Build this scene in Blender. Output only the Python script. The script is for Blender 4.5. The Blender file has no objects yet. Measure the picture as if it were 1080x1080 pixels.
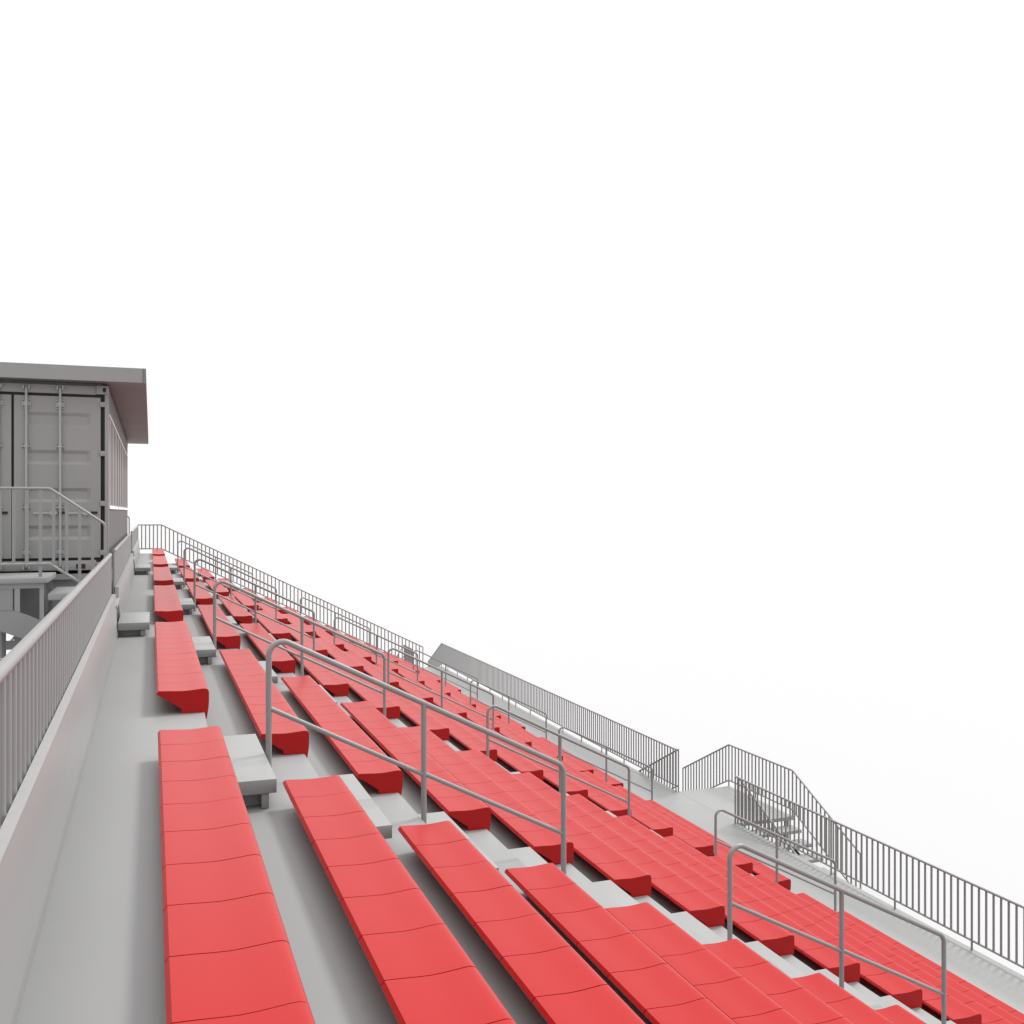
import bpy, bmesh, math, random
from mathutils import Vector
random.seed(4)
scene = bpy.context.scene
col = scene.collection

# ------------------------------------------------------------------ camera
CAMZ = 8.418                      # eye height above the ground
PSI = 0.3481                      # the camera is turned this far from the seat rows
cd = bpy.data.cameras.new('camera')
cam = bpy.data.objects.new('camera', cd)
col.objects.link(cam)
cam.location = (0, 0, CAMZ)
cam.rotation_euler = (math.radians(90), 0, -PSI)
cd.sensor_width = 36
cd.lens = 1048.8 / 1080 * 36
cd.shift_y = -0.0006
cd.clip_start = 0.05
cd.clip_end = 3000
scene.camera = cam

# ------------------------------------------------------------------ world: plain white surround, brighter overhead
w = bpy.data.worlds.new('World')
scene.world = w
w.use_nodes = True
nt = w.node_tree
nt.nodes.clear()
wo = nt.nodes.new('ShaderNodeOutputWorld')
bg = nt.nodes.new('ShaderNodeBackground')
bg.inputs['Color'].default_value = (1, 0.998, 0.998, 1)
tc = nt.nodes.new('ShaderNodeTexCoord')
sx = nt.nodes.new('ShaderNodeSeparateXYZ')
mr = nt.nodes.new('ShaderNodeMapRange')
mr.interpolation_type = 'SMOOTHSTEP'
mr.inputs['From Min'].default_value = 0.35
mr.inputs['From Max'].default_value = 1.0
mr.inputs['To Min'].default_value = 1.03
mr.inputs['To Max'].default_value = 2.2
nt.links.new(tc.outputs['Generated'], sx.inputs[0])
nt.links.new(sx.outputs['Z'], mr.inputs['Value'])
nt.links.new(mr.outputs['Result'], bg.inputs['Strength'])
nt.links.new(bg.outputs[0], wo.inputs['Surface'])

# ------------------------------------------------------------------ one large soft key light from the pitch side
sd = bpy.data.lights.new('key_light', 'SUN')
sd.energy = 2.3
sd.angle = math.radians(12)
sd.color = (1.0, 0.985, 0.97)
sun = bpy.data.objects.new('key_light', sd)
col.objects.link(sun)
sun.location = (10, 5, 30)
sun.rotation_euler = Vector((0.124, 0.06, 0.19)).to_track_quat('Z', 'Y').to_euler()

scene.view_settings.view_transform = 'Standard'
scene.view_settings.look = 'None'
scene.view_settings.exposure = 0
scene.view_settings.gamma = 1
scene.view_settings.use_curve_mapping = False


# ------------------------------------------------------------------ materials
def paint(name, rgb, rough, var=0.03, spec=0.5, scale=3.0, bump=0.0, coat=0.0):
    m = bpy.data.materials.new(name)
    m.use_nodes = True
    t = m.node_tree
    b = t.nodes['Principled BSDF']
    b.inputs['Specular IOR Level'].default_value = spec
    b.inputs['Coat Weight'].default_value = coat
    b.inputs['Coat Roughness'].default_value = 0.25
    c = t.nodes.new('ShaderNodeTexCoord')
    n = t.nodes.new('ShaderNodeTexNoise')
    n.inputs['Scale'].default_value = scale
    n.inputs['Detail'].default_value = 5
    t.links.new(c.outputs['Object'], n.inputs['Vector'])
    mx = t.nodes.new('ShaderNodeMix')
    mx.data_type = 'RGBA'
    mx.inputs['A'].default_value = tuple(v * (1 - var) for v in rgb) + (1,)
    mx.inputs['B'].default_value = tuple(min(1, v * (1 + var)) for v in rgb) + (1,)
    t.links.new(n.outputs['Fac'], mx.inputs['Factor'])
    t.links.new(mx.outputs['Result'], b.inputs['Base Color'])
    r = t.nodes.new('ShaderNodeMapRange')
    r.inputs['To Min'].default_value = rough - 0.05
    r.inputs['To Max'].default_value = rough + 0.05
    t.links.new(n.outputs['Fac'], r.inputs['Value'])
    t.links.new(r.outputs['Result'], b.inputs['Roughness'])
    if bump:
        n2 = t.nodes.new('ShaderNodeTexNoise')
        n2.inputs['Scale'].default_value = 180
        bp = t.nodes.new('ShaderNodeBump')
        bp.inputs['Strength'].default_value = bump
        bp.inputs['Distance'].default_value = 0.002
        t.links.new(c.outputs['Object'], n2.inputs['Vector'])
        t.links.new(n2.outputs['Fac'], bp.inputs['Height'])
        t.links.new(bp.outputs[0], b.inputs['Normal'])
    return m


M_RED = paint('red_plastic', (0.36, 0.0085, 0.009), 0.32, 0.02, 0.19, 2.0)
M_DECK = paint('grey_deck', (0.232, 0.233, 0.232), 0.48, 0.03, 0.5, 1.5)
M_STEP = paint('grey_step', (0.26, 0.262, 0.26), 0.45, 0.03, 0.5, 1.5)
M_RAIL = paint('grey_rail_paint', (0.23, 0.226, 0.226), 0.4, 0.03, 0.5, 2.0)
M_BOX = paint('container_paint', (0.25, 0.25, 0.245), 0.5, 0.05, 0.4, 1.2)
M_ROOF = paint('roof_sheet', (0.168, 0.16, 0.16), 0.5, 0.04, 0.4, 1.0)
M_SHUT = paint('shutter_panel', (0.205, 0.185, 0.183), 0.5, 0.03, 0.3)
M_KERB = paint('pale_riser', (0.31, 0.305, 0.305), 0.4, 0.03, 0.5)
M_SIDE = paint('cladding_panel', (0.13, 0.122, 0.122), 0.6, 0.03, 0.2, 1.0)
M_BLACK = paint('black_rubber', (0.012, 0.012, 0.013), 0.7)
M_WHITE = paint('white_trim', (0.85, 0.85, 0.85), 0.4)
M_STEEL = paint('zinc_steel', (0.32, 0.32, 0.32), 0.45)
M_GROUND = paint('white_ground', (0.437, 0.437, 0.439), 0.9, 0.004, 0.2)


# ------------------------------------------------------------------ helpers.  T = down the rake, R = along the rows, H = drop below the eye
def P(t, r, h):
    return Vector((t, r, CAMZ - h))


class MB:
    def __init__(self):
        self.bm = bmesh.new()

    def box(self, t0, t1, r0, r1, h0, h1):
        ps = [P(t, r, h) for h in (h1, h0) for (t, r) in ((t0, r0), (t1, r0), (t1, r1), (t0, r1))]
        v = [self.bm.verts.new(p) for p in ps]
        for f in ((3, 2, 1, 0), (4, 5, 6, 7), (0, 1, 5, 4), (1, 2, 6, 5), (2, 3, 7, 6), (3, 0, 4, 7)):
            self.bm.faces.new([v[i] for i in f])
        return self

    def prism(self, prof, r0, r1):
        """profile of (t, h) pairs, extruded along the rows"""
        a = [self.bm.verts.new(P(t, r0, h)) for t, h in prof]
        b = [self.bm.verts.new(P(t, r1, h)) for t, h in prof]
        n = len(prof)
        for i in range(n):
            j = (i + 1) % n
            self.bm.faces.new((a[i], a[j], b[j], b[i]))
        self.bm.faces.new(a[::-1])
        self.bm.faces.new(b)
        return self

    def prism_t(self, prof, t0, t1):
        """profile of (r, h) pairs, extruded down the rake"""
        a = [self.bm.verts.new(P(t0, r, h)) for r, h in prof]
        b = [self.bm.verts.new(P(t1, r, h)) for r, h in prof]
        n = len(prof)
        for i in range(n):
            j = (i + 1) % n
            self.bm.faces.new((a[i], a[j], b[j], b[i]))
        self.bm.faces.new(a[::-1])
        self.bm.faces.new(b)
        return self

    def tube(self, pts, rad, n=10):
        pts = [Vector(p) for p in pts]
        rings = []
        up = None
        for i, p in enumerate(pts):
            d0 = (p - pts[i - 1]).normalized() if i else (pts[1] - p).normalized()
            d1 = (pts[i + 1] - p).normalized() if i < len(pts) - 1 else d0
            d = (d0 + d1).normalized()
            if up is None:
                up = Vector((0, 0, 1)) if abs(d.z) < 0.9 else Vector((0, 1, 0))
            side = d.cross(up).normalized()
            up = side.cross(d).normalized()
            k = 1 / max(0.5, d.dot(d1))
            ring = []
            # stretch the ring in the plane of the bend so the tube keeps its width
            bend = (d1 - d0)
            bn = bend.normalized() if bend.length > 1e-5 else None
            for a in range(n):
                th = 2 * math.pi * a / n
                o = (side * math.cos(th) + up * math.sin(th)) * rad
                if bn is not None:
                    o += bn * (o.dot(bn)) * (k - 1)
                ring.append(self.bm.verts.new(p + o))
            rings.append(ring)
        for a, b in zip(rings, rings[1:]):
            for i in range(n):
                j = (i + 1) % n
                self.bm.faces.new((a[i], a[j], b[j], b[i]))
        self.bm.faces.new(rings[0][::-1])
        self.bm.faces.new(rings[-1])
        return self

    def mesh(self, name, mat, angle=35, bevel=0.0):
        bmesh.ops.recalc_face_normals(self.bm, faces=self.bm.faces)
        if bevel:
            es = [e for e in self.bm.edges if len(e.link_faces) == 2 and e.calc_face_angle(0) > 0.6]
            bmesh.ops.bevel(self.bm, geom=es, offset=bevel, segments=2, affect='EDGES', profile=0.5)
        me = bpy.data.meshes.new(name)
        self.bm.to_mesh(me)
        self.bm.free()
        me.materials.append(mat)
        me.polygons.foreach_set('use_smooth', [True] * len(me.polygons))
        me.set_sharp_from_angle(angle=math.radians(angle))
        return me

    def build(self, name, mat, parent=None, **k):
        o = bpy.data.objects.new(name, self.mesh(name, mat, **k))
        col.objects.link(o)
        if parent is not None:
            o.parent = parent
            # geometry is written in world space: take the parents' offset out
            q, off = parent, Vector((0, 0, 0))
            while q is not None:
                off += q.location
                q = q.parent
            o.data.transform(__import__('mathutils').Matrix.Translation(-off))
        return o


def tag(o, label, cat, group=None):
    o['label'] = label
    o['category'] = cat
    if group:
        o['group'] = group
    return o


def thing(name, loc, label, cat, group=None):
    o = bpy.data.objects.new(name, None)
    o.empty_display_size = 0.2
    col.objects.link(o)
    o.location = loc
    return tag(o, label, cat, group)


def rounded(pts, rad, seg=6):
    """replace inner corners of a polyline by arcs"""
    pts = [Vector(p) for p in pts]
    out = [pts[0]]
    for a, b, c in zip(pts, pts[1:], pts[2:]):
        u = (a - b).normalized()
        v = (c - b).normalized()
        ang = u.angle(v)
        if ang > 3.0:
            out.append(b)
            continue
        d = rad / math.tan(ang / 2)
        p0, p1 = b + u * d, b + v * d
        cen = b + (u + v).normalized() * (rad / math.sin(ang / 2))
        for i in range(seg + 1):
            s = i / seg
            q = (p0.lerp(p1, s) - cen).normalized() * rad + cen
            out.append(q)
    out.append(pts[-1])
    return out


# ------------------------------------------------------------------ main dimensions
TL = 0.040            # back edge of the top bench
PITCH, RISE = 0.8, 0.4
H0 = 1.4276           # seat top of the first row below the eye
SH = 0.19             # seat height above its tread
HT = H0 + SH          # first tread
NOSE = 0.40
ROWS = 14
SEAT = 0.44
BL = 12 * SEAT        # block length
GAP = 1.478
PER = BL + GAP
RA = 6.893            # far end of the nearest block
gaps = [(RA + j * PER, RA + j * PER + GAP) for j in range(5)]
REND = RA + 5 * PER + 0.12
RNEAR = -1.2
HW = HT + ROWS * RISE             # front walkway
TW = 12.70                        # front railing
HG = CAMZ
LT, LR0, LR1 = 14.27, 19.86, 22.62   # landing out in front of the walkway
WEND = 44.6
ORD = ['top', 'second', 'third', 'fourth', 'fifth', 'sixth', 'seventh', 'eighth', 'ninth', 'tenth', 'eleventh',
       'twelfth', 'thirteenth', 'bottom']
BLK = ['nearest block', 'second block from the camera', 'third block from the camera',
       'fourth block from the camera', 'fifth block from the camera', 'farthest block']

# ------------------------------------------------------------------ ground
g = bmesh.new()
bmesh.ops.create_circle(g, cap_ends=True, cap_tris=False, segments=96, radius=1500)
gm = bpy.data.meshes.new('ground')
g.to_mesh(gm)
g.free()
gm.materials.append(M_GROUND)
ground = bpy.data.objects.new('ground', gm)
ground['kind'] = 'structure'
col.objects.link(ground)

# ------------------------------------------------------------------ the grandstand
stand = thing('grandstand', (5.5, 20, 0), 'light grey stepped metal terrace that carries all the red benches', 'grandstand')
for k in range(ROWS):
    n1 = NOSE + PITCH * k
    n0 = -0.48 if k == 0 else n1 - PITCH
    h = HT + RISE * k
    # tread with a turned-down front edge reaching the next tread
    MB().prism([(n0 + (0.0 if k == 0 else 0.002), h), (n1, h), (n1, h + RISE - 0.003), (n1 - 0.03, h + RISE - 0.003), (n1 - 0.03, h + 0.04),
                (n0 + 0.002, h + 0.04)], RNEAR, REND).build('terrace_step', M_DECK, stand, bevel=0.004)
MB().prism([(NOSE + PITCH * 13 + 0.002, HW), (TW + 0.05, HW), (TW + 0.05, HW + 0.14), (TW - 0.0, HW + 0.14),
            (TW - 0.0, HW + 0.05), (NOSE + PITCH * 13 + 0.002, HW + 0.05)], RNEAR, WEND).build('front_walkway', M_DECK, stand, bevel=0.004)
for j, (g0, g1) in enumerate(gaps):
    for k in range(1, ROWS + 1):
        if j == 0 and k > 11:
            continue
        t0 = NOSE + PITCH * (k - 1) + 0.003
        h = HT + RISE * k - 0.2
        m = MB().box(t0, t0 + 0.40, g0 + 0.01, g1 - 0.01, h, h + 0.095)
        m.box(t0 + 0.30, t0 + 0.35, g0 + 0.02, g1 - 0.02, h + 0.094, HT + RISE * k - 0.002)
        m.box(t0 + 0.002, t0 + 0.301, g0 + 0.11, g1 - 0.11, h + 0.094, HT + RISE * k - 0.002)
        m.build('aisle_step', M_STEP, stand, bevel=0.003)
# back edge: riser up to the access level, broken at the two entrances
openings = [(13.85, 15.14), (27.20, 28.66)]
segs = [(RNEAR, openings[0][0]), (openings[0][1], openings[1][0]), (openings[1][1], REND)]
for r0, r1 in segs:
    MB().prism([(-0.478, 1.07), (-0.432, 1.07), (-0.429, 1.27), (-0.420, 1.40), (-0.411, 1.50), (-0.403, 1.565), (-0.403, HT - 0.001),
                (-0.478, HT - 0.001)], r0, r1).build('back_riser', M_KERB, stand, angle=5)
for r0, r1 in openings:
    MB().box(-0.62, -0.415, r0 + 0.003, r1 - 0.003, 1.22, 1.27).box(-0.50, -0.45, r0 + 0.003, r1 - 0.003, 1.272, HT + 0.03) \
        .build('threshold', M_STEP, stand, bevel=0.003)
    a, b = r0 - 0.15, r1 - 0.02
    m = MB().box(-0.40, -0.02, a, b, 1.435, 1.53).box(-0.13, -0.07, a + 0.02, b - 0.02, 1.529, HT - 0.002)
    m.box(-0.39, -0.131, a + 0.10, b - 0.10, 1.529, HT - 0.002)
    m.build('entrance_step', M_STEP, stand, bevel=0.003)
# steel underframe
rk = RNEAR + 0.6
while rk < REND:
    MB().prism([(-1.9, HT + 0.10), (-0.55, HT + 0.10), (NOSE + PITCH * 13 + 0.1, HW + 0.12), (TW, HW + 0.16), (TW, HW + 0.36),
                (NOSE + PITCH * 13, HW + 0.36), (-0.55, HT + 0.36), (-1.9, HT + 0.36)], rk - 0.05, rk + 0.05).build('raker_beam', M_RAIL, stand)
    for t in (-1.8, 1.6, 5.2, 8.8, 12.3):
        hh = HT + 0.36 if t < 0 else (HT + 0.36 + (t + 0.55) * 0.495 if t < 10.9 else HW + 0.36)
        MB().box(t - 0.06, t + 0.06, rk - 0.06, rk + 0.06, hh, HG - 0.002).build('support_post', M_RAIL, stand)
    rk += PER / 2 if rk > 0 else 3.4

# ------------------------------------------------------------------ benches
# one moulded seat: profile of (t, z) from the back edge, written round the section
prof = [(0.003, -0.030), (0.000, -0.018), (0.015, 0.0), (0.045, -0.001), (0.09, -0.003), (0.15, -0.007), (0.20, -0.009),
        (0.25, -0.007), (0.30, -0.003), (0.345, 0.001), (0.368, 0.001), (0.384, -0.004), (0.394, -0.014), (0.399, -0.03),
        (0.399, -0.09), (0.396, -0.15), (0.388, -0.20), (0.381, -0.245), (0.376, -0.245), (0.364, -0.189), (0.188, -0.189),
        (0.186, -0.150), (0.14, -0.120), (0.08, -0.075)]


def seat_mesh():
    bm = bmesh.new()
    n = len(prof)
    cx, cz = 0.24, -0.07
    ring = []
    L = SEAT - 0.006
    for y, k in ((0.0, 0.0009), (0.0008, 0.0), (L - 0.0008, 0.0), (L, 0.0009)):
        row = []
        for i, (t, z) in enumerate(prof):
            a, b = prof[i - 1], prof[(i + 1) % n]
            d = Vector((b[0] - a[0], b[1] - a[1])).normalized()
            nx, nz = -d.y, d.x      # outward for this winding
            row.append(bm.verts.new((t - nx * k, y, z - nz * k)))
        ring.append(row)
    for a, b in zip(ring, ring[1:]):
        for i in range(n):
            j = (i + 1) % n
            bm.faces.new((a[i], b[i], b[j], a[j]))
    bm.faces.new(ring[0])
    bm.faces.new(ring[-1][::-1])
    bmesh.ops.recalc_face_normals(bm, faces=bm.faces)
    me = bpy.data.meshes.new('seat')
    bm.to_mesh(me)
    bm.free()
    me.materials.append(M_RED)
    me.polygons.foreach_set('use_smooth', [True] * len(me.polygons))
    me.set_sharp_from_angle(angle=math.radians(40))
    return me


SEATM = seat_mesh()


def bench(block, row):
    r0 = RA + block * PER - BL
    t = TL + PITCH * row
    h = H0 + RISE * row
    o = thing('bench', P(t, r0, h + SH), 'long red plastic bench, %s row of the %s' % (ORD[row], BLK[block]), 'bench',
              'rows of red benches on the grandstand')
    for i in range(12):
        s = bpy.data.objects.new('seat', SEATM)
        col.objects.link(s)
        s.parent = o
        s.location = (0, i * SEAT + 0.0015, SH)
        s.rotation_euler = (0, math.radians(random.uniform(-0.12, 0.12)), math.radians(random.uniform(-0.06, 0.06)))


for b in range(6):
    for k in range(ROWS):
        if b == 0 and k > 8:
            continue
        bench(b, k)

# ------------------------------------------------------------------ aisle handrails
GN = ['nearest aisle', 'second aisle from the camera', 'third aisle from the camera', 'fourth aisle from the camera',
      'farthest aisle']
FN = ['upper', 'middle', 'lower']


def rail_h(t):
    return 1.52 + 0.5 * (t - 2.03)


def tread_h(t):
    if t < NOSE:
        return HT
    k = int((t - NOSE) / PITCH) + 1
    return HT + RISE * min(k, ROWS)


def handrail(j, f):
    r = gaps[j][0] + 0.747
    t0 = 0.83 + 4.0 * f
    t1, t2 = t0 + 1.2, t0 + 2.4
    o = thing('handrail', P(t0, r, tread_h(t0)), 'bent grey tube handrail on the %s steps of the %s' % (FN[f], GN[j]), 'handrail',
              'handrails down the middle of the aisles')
    rad = 0.0222
    pts = rounded([P(t0, r, tread_h(t0) - 0.001), P(t0, r, rail_h(t0)), P(t2, r, rail_h(t2)), P(t2, r, tread_h(t2) - 0.001)], 0.10, 8)
    MB().tube(pts, rad, 14).build('top_rail', M_RAIL, o, angle=60)
    MB().tube([P(t1, r, rail_h(t1)), P(t1, r, tread_h(t1) - 0.001)], rad, 14).build('post', M_RAIL, o, angle=60)
    for a, b in ((t0, t1), (t1, t2)):
        MB().tube([P(a + 0.01, r, rail_h(a) + 0.56), P(b - 0.01, r, rail_h(b) + 0.56)], 0.018, 12).build('middle_rail', M_RAIL, o, angle=60)
    for a in (t0, t1, t2):
        hh = tread_h(a) - 0.001
        MB().tube([P(a, r, hh), P(a, r, hh - 0.008)], 0.045, 14).build('foot_plate', M_RAIL, o)


for j in range(5):
    for f in range(3):
        if j == 0 and f == 2:
            continue
        handrail(j, f)


# ------------------------------------------------------------------ guard railings with upright bars
def railing(name, pts, label, group, drop=0.94, foot=1.09, spacing=0.15, rad=0.0185, post_every=10, toprad=0.021, postk=1.0, ends=(True, True), feet=True,
            bottom=True):
    """pts: list of (t, r, h) along the top rail; bars hang straight down from it"""
    V = [P(*p) for p in pts]
    base = V[0].copy()
    base.z -= foot
    o = thing(name, base, label, 'railing', group)
    MB().tube(V, toprad, 10).build('top_rail', M_RAIL, o, angle=60)
    if bottom:
        MB().tube([v - Vector((0, 0, drop)) for v in V], toprad * 0.9, 8).build('bottom_rail', M_RAIL, o, angle=60)
    cnt = 0
    for si, (a, b) in enumerate(zip(V, V[1:])):
        flat = Vector((b.x - a.x, b.y - a.y))
        n = max(1, round(flat.length / spacing))
        m = None
        for i in range(n + 1):
            p = a.lerp(b, i / n)
            is_post = (i % post_every == 0 and n - i > post_every * 0.4) or i == n
            if is_post:
                if m is not None:
                    m.build('baluster_panel', M_RAIL, o, angle=60)
                    m = None
                if i == 0 and si > 0:
                    m = MB()
                    m_used = False
                    continue
                ext = foot if feet else drop
                MB().tube([p - Vector((0, 0, 0.005)), p - Vector((0, 0, ext - 0.001))], rad * postk, 8).build('post', M_RAIL, o, angle=60)
                if i < n:
                    m = MB()
            else:
                if m is None:
                    m = MB()
                m.tube([p, p - Vector((0, 0, drop))], rad, 8)
    return o


GB = 'grey railings round the back of the stand'
HTOP = 0.563
railing('guard_railing', [(-0.497, RNEAR, HTOP), (-0.497, openings[0][0] - 0.04, HTOP)],
        'long pale grey barred railing along the left edge nearest the camera', GB, drop=0.56, foot=0.62, rad=0.0165, toprad=0.027, postk=1.0)
railing('guard_railing', [(-0.497, openings[0][1] + 0.04, HTOP), (-0.497, openings[1][0] - 0.04, HTOP)],
        'pale grey barred railing running beside the long wall of the container', GB, drop=0.56, foot=0.62, rad=0.0165, toprad=0.027, postk=1.0)
railing('guard_railing', [(-0.497, openings[1][1] + 0.04, HTOP), (-0.497, REND, HTOP)],
        'short far barred railing behind the top benches past the container', GB, drop=0.56, foot=0.62, rad=0.0165, toprad=0.027, postk=1.0)
GE = 'grey railings at the far end and front of the stand'
railing('end_railing', [(-0.485, REND, 0.52), (0.37, REND, 0.52), (10.80, REND, 0.52 + 10.43 * 0.5)],
        'long barred railing sloping down the far end of the stand', GE, drop=0.92, foot=1.08, rad=0.022, toprad=0.024)
HF = HW - 1.085
railing('front_railing', [(TW, LR1, HF), (TW, WEND, HF), (TW, WEND + 2.4, HF + 1.2)],
        'dense barred railing on the far half of the front walkway', GE, drop=0.93, foot=1.083)
railing('front_railing', [(TW, 2.0, HF), (TW, LR0, HF)],
        'barred railing at the right edge on the near half of the front walkway', GE, drop=0.93, foot=1.083, post_every=12)
railing('landing_railing', [(LT, LR0 - 2.4, HF + 1.2), (LT, LR0, HF), (LT, LR1, HF), (LT, LR1 + 2.4, HF + 1.2)],
        'barred railing round the outside of the projecting landing and down both its stairs', GE, drop=0.93, foot=1.083)
railing('stair_railing', [(TW + 0.07, LR0, HF), (TW + 0.07, LR0 - 2.4, HF + 1.2)],
        'inner sloping railing of the landing stair that drops towards the camera', GE, drop=0.93, foot=1.083)
railing('stair_railing', [(TW + 0.07, LR1, HF), (TW + 0.07, LR1 + 2.4, HF + 1.2)],
        'inner sloping railing of the landing stair that drops away from the camera', GE, drop=0.93, foot=1.083)
railing('stair_railing', [(10.92, 43.0, HF), (10.92, WEND, HF)],
        'short dense railing just past the lower far end of the benches', GE, drop=0.93, foot=1.083)
railing('stair_railing', [(10.92, WEND + 0.03, HF), (10.92, WEND + 2.4, HF + 1.2)],
        'thin open handrail going down the stair past the far end', GE, drop=0.5, foot=1.083, spacing=1.2, post_every=1)


# ------------------------------------------------------------------ front stairs
def flight(o, t0, t1, r, sgn):
    for i in range(1, 6):
        a = r + sgn * 0.4 * (i - 1)
        b = a + sgn * 0.38
        h = HW + 0.2 * i
        MB().box(t0 + 0.05, t1 - 0.05, min(a, b), max(a, b), h, h + 0.075).build('stair_tread', M_STEP, o, bevel=0.003)
    for t in (t0 + 0.35, t1 - 0.4):
        a, b = r, r + sgn * 2.35
        MB().prism_t([(a, HW + 0.30), (a, HW + 0.40), (b, HG - 0.003), (b - sgn * 0.12, HG - 0.003)], t, t + 0.04).build('stringer', M_RAIL, o)


land = thing('front_stair', P(13.5, 21.2, HG), 'grey landing with a stair down each side, in front of the walkway', 'stairs')
MB().box(TW + 0.053, LT + 0.03, LR0, LR1, HW, HW + 0.09).build('landing', M_STEP, land, bevel=0.004)
for t in (TW + 0.2, LT - 0.1):
    for r in (LR0 + 0.1, LR1 - 0.1):
        MB().box(t - 0.04, t + 0.04, r - 0.04, r + 0.04, HW + 0.093, HG - 0.002).build('leg', M_RAIL, land)
flight(land, TW + 0.08, LT + 0.03, LR0, -1)
flight(land, TW + 0.08, LT + 0.03, LR1, 1)
end = thing('end_stair', P(11.8, WEND + 1, HG), 'grey stair going down past the far end of the front walkway', 'stairs')
flight(end, 10.9, TW + 0.03, WEND, 1)


# ------------------------------------------------------------------ entrance platforms behind the stand
def platform(r0, r1, label, rlabel, rail_side):
    o = thing('entrance_platform', P(-2.6, (r0 + r1) / 2, HG), label, 'platform', 'entrance platforms behind the stand')
    A, B = r0 - 0.32, r1 - 0.42 if rail_side < 0 else r1 + 0.1
    MB().box(-5.2, -1.205, A, B, 0.82, 0.885).build('platform_deck', M_STEP, o, bevel=0.004)
    MB().box(-1.20, -0.91, A, B, 1.02, 1.10).build('stair_tread', M_STEP, o, bevel=0.003)
    MB().box(-0.91, -0.625, A + 0.32, B, 1.22, 1.30).build('stair_tread', M_STEP, o, bevel=0.003)
    # box frames under the deck
    for r in (A + 0.05, B - 0.08):
        MB().box(-5.2, -1.25, r, r + 0.03, 0.888, 0.95).build('edge_beam', M_STEP, o)
        MB().box(-1.30, -1.25, r, r + 0.03, 0.952, 1.75).build('frame_post', M_STEP, o)
        MB().box(-1.58, -1.52, r, r + 0.03, 0.952, 1.30).build('frame_post', M_STEP, o)
        MB().box(-5.2, -1.60, r + 0.005, r + 0.025, 0.952, 1.22).build('side_panel', M_RAIL, o)
        MB().prism([(-5.2, 1.222), (-1.57, 1.222), (-0.52, 1.70), (-0.52, 1.98), (-2.1, 1.31), (-5.2, 1.31)], r - 0.012, r + 0.042) \
            .build('sloping_beam', M_RAIL, o)
    MB().box(-1.70, -1.3, (A + B) / 2 + 0.2, (A + B) / 2 + 0.24, 0.89, 1.5).build('inner_panel', M_RAIL, o)
    for t in (-4.9, -1.76):
        r = A + 0.4
        MB().tube([P(t, r, 1.40), P(t, r, HG - 0.002)], 0.045, 8).build('frame_leg', M_RAIL, o)
    MB().box(-5.1, -0.9, A + 0.38, A + 0.42, 1.63, 1.74).build('cross_beam', M_RAIL, o)
    for (ta, ha, tb, hb) in ((-3.4, 1.45, -1.9, 3.4), (-1.98, 1.45, -3.4, 3.4)):
        MB().tube([P(ta, A + 0.5, ha), P(tb, A + 0.5, hb)], 0.025, 8).build('brace', M_RAIL, o)
    rr = r0 - 0.10 if rail_side < 0 else r1 - 0.02
    ro = thing('stair_railing', P(-1.2, rr, 0.82), rlabel, 'railing',
               'railings of the entrance platforms')
    hT, hB = -0.289, 0.66
    s = 0.70
    tt = -0.555
    tips = rounded([P(-5.2, rr, hT), P(-1.2, rr, hT), P(tt, rr, hT + (tt + 1.2) * s), P(tt, rr, 1.21)], 0.07, 6)
    MB().tube(tips, 0.017, 10).build('top_rail', M_RAIL, ro, angle=60)
    MB().tube([P(-5.2, rr, hB), P(-1.2, rr, hB), P(tt, rr, hB + (tt + 1.2) * s)], 0.02, 8).build('bottom_rail', M_RAIL, ro, angle=60)
    m = MB()
    t = -1.307 - 0.151 * 25
    while t < tt - 0.05:
        dh = max(0, t + 1.2) * s
        if min(abs(t + 1.307 + q * 1.51) for q in (0, 1, 2)) < 0.02:
            MB().box(t - 0.02, t + 0.02, rr - 0.008, rr + 0.008, hT + 0.01, 0.818).build('post', M_RAIL, ro)
        else:
            m.box(t - 0.018, t + 0.018, rr - 0.006, rr + 0.006, hT + dh + 0.01, hB + dh)
        t += 0.151
    m.build('baluster_panel', M_RAIL, ro)


platform(*openings[0], 'raised grey platform in front of the container doors', 'grey railing with a bent end, before the container doors', -1)
platform(*openings[1], 'raised grey platform hidden past the far end of the container', 'rounded railing end peeking out past the far corner of the container', 1)

# ------------------------------------------------------------------ container cabin
CT1 = -0.563
CT0 = CT1 - 2.438
CR0, CR1 = 15.1, 27.29
CH0, CH1 = -1.762, 0.83          # roof and floor (drop below the eye)
box = thing('container_cabin', P((CT0 + CT1) / 2, (CR0 + CR1) / 2, CH1), 'grey shipping container with locked doors under a flat overhanging roof', 'container')
fr = MB()
fr.box(CT0, CT0 + 0.05, CR0, CR0 + 0.12, CH0 + 0.12, CH1 - 0.12).box(CT1 - 0.05, CT1, CR0, CR0 + 0.12, CH0 + 0.12, CH1 - 0.12)
fr.box(CT0 + 0.162, CT1 - 0.162, CR0 + 0.012, CR0 + 0.12, CH0 + 0.006, CH0 + 0.125)
fr.box(CT0 + 0.162, CT1 - 0.162, CR0 + 0.012, CR0 + 0.12, CH1 - 0.145, CH1 - 0.01)
fr.build('door_frame', M_BOX, box, bevel=0.004)
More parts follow.
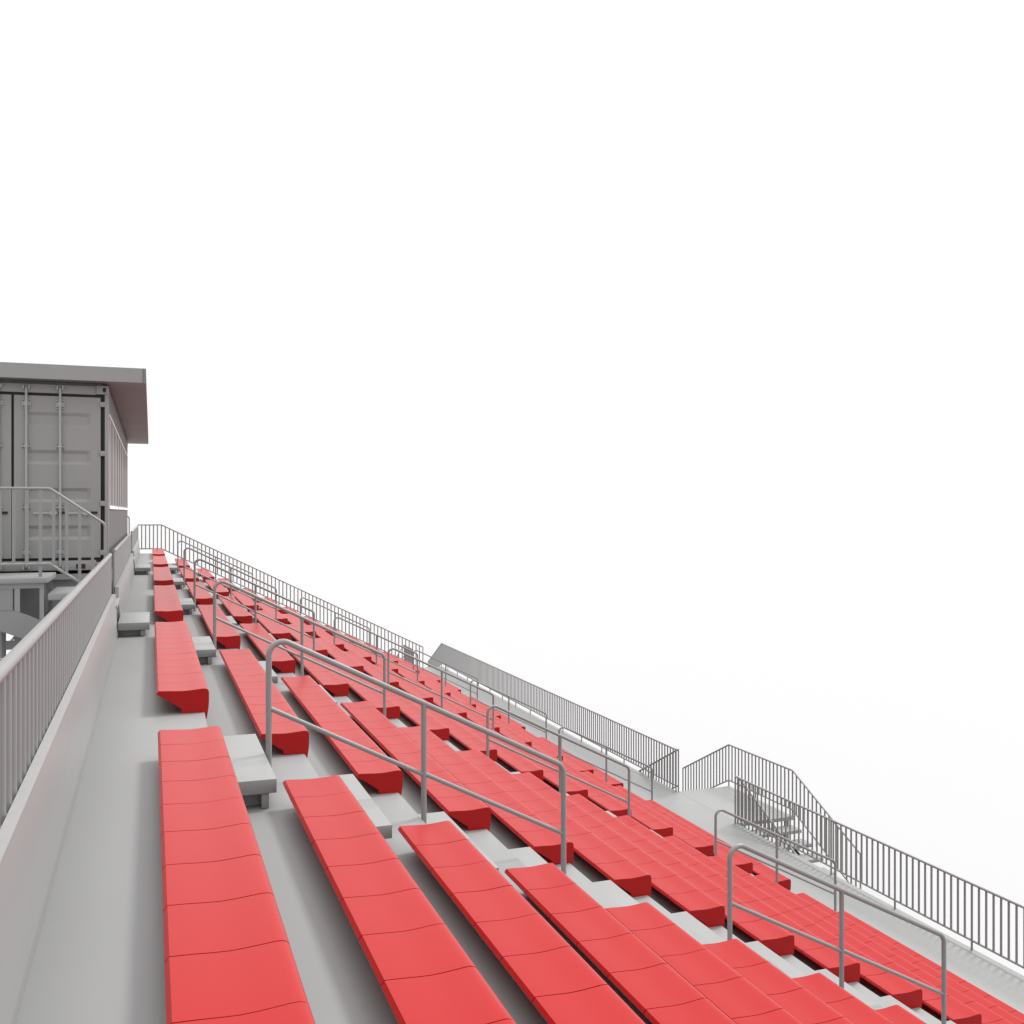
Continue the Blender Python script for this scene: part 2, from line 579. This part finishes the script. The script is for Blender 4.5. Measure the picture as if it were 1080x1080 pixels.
for t in (CT0, CT1 - 0.16):
    for h in (CH0, CH1 - 0.118):
        for r in (CR0 - 0.006, CR1 - 0.17):
            c = MB().box(t, t + 0.16, r, r + 0.178, h, h + 0.118).build('corner_casting', M_BOX, box, bevel=0.004)
            if r < CR0:
                tm = t + (0.105 if t > -1 else 0.055)
                pts = [P(tm + 0.026 * math.cos(a) * 0.9, r - 0.004, h + 0.058 + 0.036 * math.sin(a)) for a in
                       [2 * math.pi * i / 16 for i in range(16)]]
                b = bmesh.new()
                f = b.faces.new([b.verts.new(p) for p in pts])
                ex = bmesh.ops.extrude_face_region(b, geom=[f])
                bmesh.ops.translate(b, vec=(0, 0.006, 0), verts=[v for v in ex['geom'] if isinstance(v, bmesh.types.BMVert)])
                mb = MB(); mb.bm.free(); mb.bm = b
                mb.build('casting_hole', M_BLACK, c)
# rubber seals: one dark backing sheet frame behind the door leaves
s = MB()
s.box(CT0 + 0.052, CT1 - 0.052, CR0 + 0.055, CR0 + 0.075, CH0 + 0.127, CH1 - 0.147)
s.build('door_seal', M_BLACK, box)
MID = (CT0 + CT1) / 2
DT, DB = CH0 + 0.165, CH1 - 0.185


def door(t0, t1, flip):
    """a leaf with four pressed horizontal recesses"""
    cent = [(y - 539.4) * 13.7 / 1048.8 for y in (442, 482, 522, 562)]
    bm = bmesh.new()
    ro = CR0 + 0.022
    ta, tb = t0 + 0.13, t1 - 0.13
    hs = [DT]
    for c in cent:
        hs += [c - 0.10, c - 0.055, c + 0.055, c + 0.10]
    hs.append(DB)
    ts = [t0, ta, ta + 0.045, tb - 0.045, tb, t1]
    V = {}
    for i, h in enumerate(hs):
        for q, t in enumerate(ts):
            deep = (i % 4 in (2, 3)) and 0 < i < len(hs) - 1 and q in (2, 3)
            V[i, q] = bm.verts.new(P(t, ro + (0.027 if deep else 0), h))
    for i in range(len(hs) - 1):
        for q in range(len(ts) - 1):
            bm.faces.new((V[i, q], V[i, q + 1], V[i + 1, q + 1], V[i + 1, q]))
    edge = [e for e in bm.edges if len(e.link_faces) == 1]
    ex = bmesh.ops.extrude_edge_only(bm, edges=edge)
    bmesh.ops.translate(bm, vec=(0, 0.03, 0), verts=[v for v in ex['geom'] if isinstance(v, bmesh.types.BMVert)])
    mb = MB(); mb.bm.free(); mb.bm = bm
    d = mb.build('door', M_BOX, box, angle=20)
    for t in ((t0 + 0.155, t0 + 0.58) if not flip else (t1 - 0.155, t1 - 0.58)):
        MB().tube([P(t, CR0 - 0.012, CH0 + 0.055), P(t, CR0 - 0.012, CH1 - 0.06)], 0.017, 10).build('locking_bar', M_STEEL, d, angle=60)
        for h in (CH0 + 0.055, CH1 - 0.06):
            m = MB().box(t - 0.045, t - 0.024, CR0 - 0.03, CR0 + 0.01, h - 0.022, h + 0.028)
            m.box(t + 0.024, t + 0.045, CR0 - 0.03, CR0 + 0.01, h - 0.028, h + 0.022)
            m.build('locking_cam', M_STEEL, d)
        for y in (426, 470.5, 535, 582):
            h = (y - 539.4) * 13.7 / 1048.8
            hh = 0.06 if y in (426, 582) else 0.03
            m = MB().box(t - 0.055, t - 0.02, CR0 + 0.006, CR0 + 0.021, h - hh, h + hh).box(t + 0.02, t + 0.055, CR0 + 0.006, CR0 + 0.021, h - hh, h + hh)
            m.box(t - 0.02, t + 0.02, CR0 - 0.034, CR0 - 0.030, h - hh * .5, h + hh * .5)
            m.build('bar_bracket', M_STEEL, d)
            m = MB()
            for sx_ in (-0.04, 0.04):
                for dh in (-hh * 0.65, hh * 0.65):
                    m.box(t + sx_ - 0.007, t + sx_ + 0.007, CR0 + 0.001, CR0 + 0.0055, h + dh - 0.007, h + dh + 0.007)
            m.build('bolt', M_BLACK, d)
    # handles
    hy = 0.02
    for ts_, te in ((t0 + 0.24, t0 + 0.55), (t0 + 0.66, t0 + 0.97)):
        m = MB().box(ts_, te, CR0 - 0.012, CR0 + 0.0, hy - 0.014, hy + 0.014)
        m.box(te - 0.10, te - 0.02, CR0 - 0.022, CR0 - 0.014, hy - 0.03, hy + 0.03)
        m.build('door_handle', M_STEEL, d)
        MB().box(te - 0.0, te + 0.085, CR0 + 0.004, CR0 + 0.020, hy - 0.018, hy + 0.016).build('lock_slot', M_BLACK, d)
    # hinges on the outer edge
    hx = (t1 - 0.01, t1 + 0.065) if not flip else (t0 - 0.065, t0 + 0.01)
    for y in (426, 478, 531, 583):
        h = (y - 539.4) * 13.9 / 1048.8
        MB().box(hx[0], hx[1], CR0 - 0.002, CR0 + 0.0535, h - 0.035, h + 0.035).build('hinge', M_BOX, d, bevel=0.003)


door(MID + 0.017, CT1 - 0.105, False)
door(CT0 + 0.105, MID - 0.017, True)
m = MB().box(CT1 - 0.42, CT1 - 0.30, CR0 + 0.006, CR0 + 0.011, CH1 - 0.095, CH1 - 0.03)
m.box(CT0 + 0.30, CT0 + 0.42, CR0 + 0.006, CR0 + 0.011, CH1 - 0.095, CH1 - 0.03)
m.build('fork_pocket', M_BLACK, box)
# long walls, floor and top
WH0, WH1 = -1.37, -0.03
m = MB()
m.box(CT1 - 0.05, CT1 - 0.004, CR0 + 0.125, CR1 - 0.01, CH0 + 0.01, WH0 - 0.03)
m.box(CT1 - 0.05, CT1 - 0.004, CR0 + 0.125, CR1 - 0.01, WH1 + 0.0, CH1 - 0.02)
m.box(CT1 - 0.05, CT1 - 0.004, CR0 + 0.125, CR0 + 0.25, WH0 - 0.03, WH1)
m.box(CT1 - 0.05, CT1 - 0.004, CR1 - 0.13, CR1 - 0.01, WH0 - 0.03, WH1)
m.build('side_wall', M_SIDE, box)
MB().box(CT0 + 0.004, CT0 + 0.05, CR0 + 0.125, CR1 - 0.01, CH0 + 0.01, CH1 - 0.02).build('side_wall', M_BOX, box)
MB().box(CT0 + 0.05, CT1 - 0.051, CR1 - 0.06, CR1 - 0.012, CH0 + 0.01, CH1 - 0.02).build('end_wall', M_BOX, box)
MB().box(CT0 + 0.051, CT1 - 0.051, CR0 + 0.13, CR1 - 0.062, CH0 + 0.003, CH0 + 0.05).build('ceiling', M_BOX, box)
MB().box(CT0 + 0.051, CT1 - 0.051, CR0 + 0.13, CR1 - 0.062, CH1 - 0.15, CH1 - 0.02).build('floor', M_BOX, box)
# shutters filling the long opening, framed by pale strips
n = 9
L = (CR1 - 0.13 - (CR0 + 0.25)) / n
for i in range(n):
    r0 = CR0 + 0.25 + i * L
    sh = MB()
    sh.box(CT1 - 0.045, CT1 - 0.012, r0, r0 + L - 0.002, WH0, WH1 - 0.056)
    o = sh.build('shutter', M_SHUT, box)
    for q0 in (r0 + 0.02, r0 + L - 0.06):
        MB().box(CT1 - 0.0115, CT1 - 0.004, q0, q0 + 0.04, WH0, WH1 - 0.06).build('shutter_frame', M_BOX, o)
for i in range(3):
    q = (CR1 - CR0 - 0.4) / 3
    r0 = CR0 + 0.26 + i * q
    MB().box(CT1 - 0.04, CT1 + 0.012, r0, r0 + q - 0.25, WH1 - 0.055, WH1 - 0.004).build('window_sill', M_WHITE, box)
MB().box(CT1 - 0.04, CT1 + 0.006, CR0 + 0.25, CR1 - 0.13, WH0 - 0.027, WH0 - 0.002).build('window_head', M_WHITE, box)
# flat roof
rf = MB()
rf.box(CT0 - 0.5, -0.067, CR0 - 0.22, CR1 + 1.0, -2.005, -1.80)
rf.box(CT0 + 0.1, CT1 - 0.1, CR0 + 0.1, CR1 - 0.1, -1.799, CH0 - 0.002)
rf.build('roof', M_ROOF, box)
MB().box(CT0 - 0.5, -0.115, CR0 - 0.232, CR0 - 0.222, -2.003, -1.802).build('fascia', M_BOX, box)
# short feet that lift the container off the platform level
for t in (CT0 + 0.1, CT1 - 0.22):
    for r in (CR0 + 0.1, CR0 + 6, CR1 - 0.3):
        MB().box(t, t + 0.12, r, r + 0.2, CH1 + 0.001, HG - 0.002).build('foot', M_RAIL, box)
MB().box(CT0, CT1 + 0.02, CR0 - 0.1, CR1, CH1 + 0.04, CH1 + 0.11).build('base_frame', M_RAIL, box)
MB().box(CT1 - 0.1, CT1, CR0 + 0.03, CR1, CH1 + 0.112, 1.6).build('base_skirt', M_RAIL, box)
MB().box(CT0, CT1, CR0 - 0.01, CR0 + 0.02, CH1 + 0.112, 1.6).build('base_skirt', M_RAIL, box)
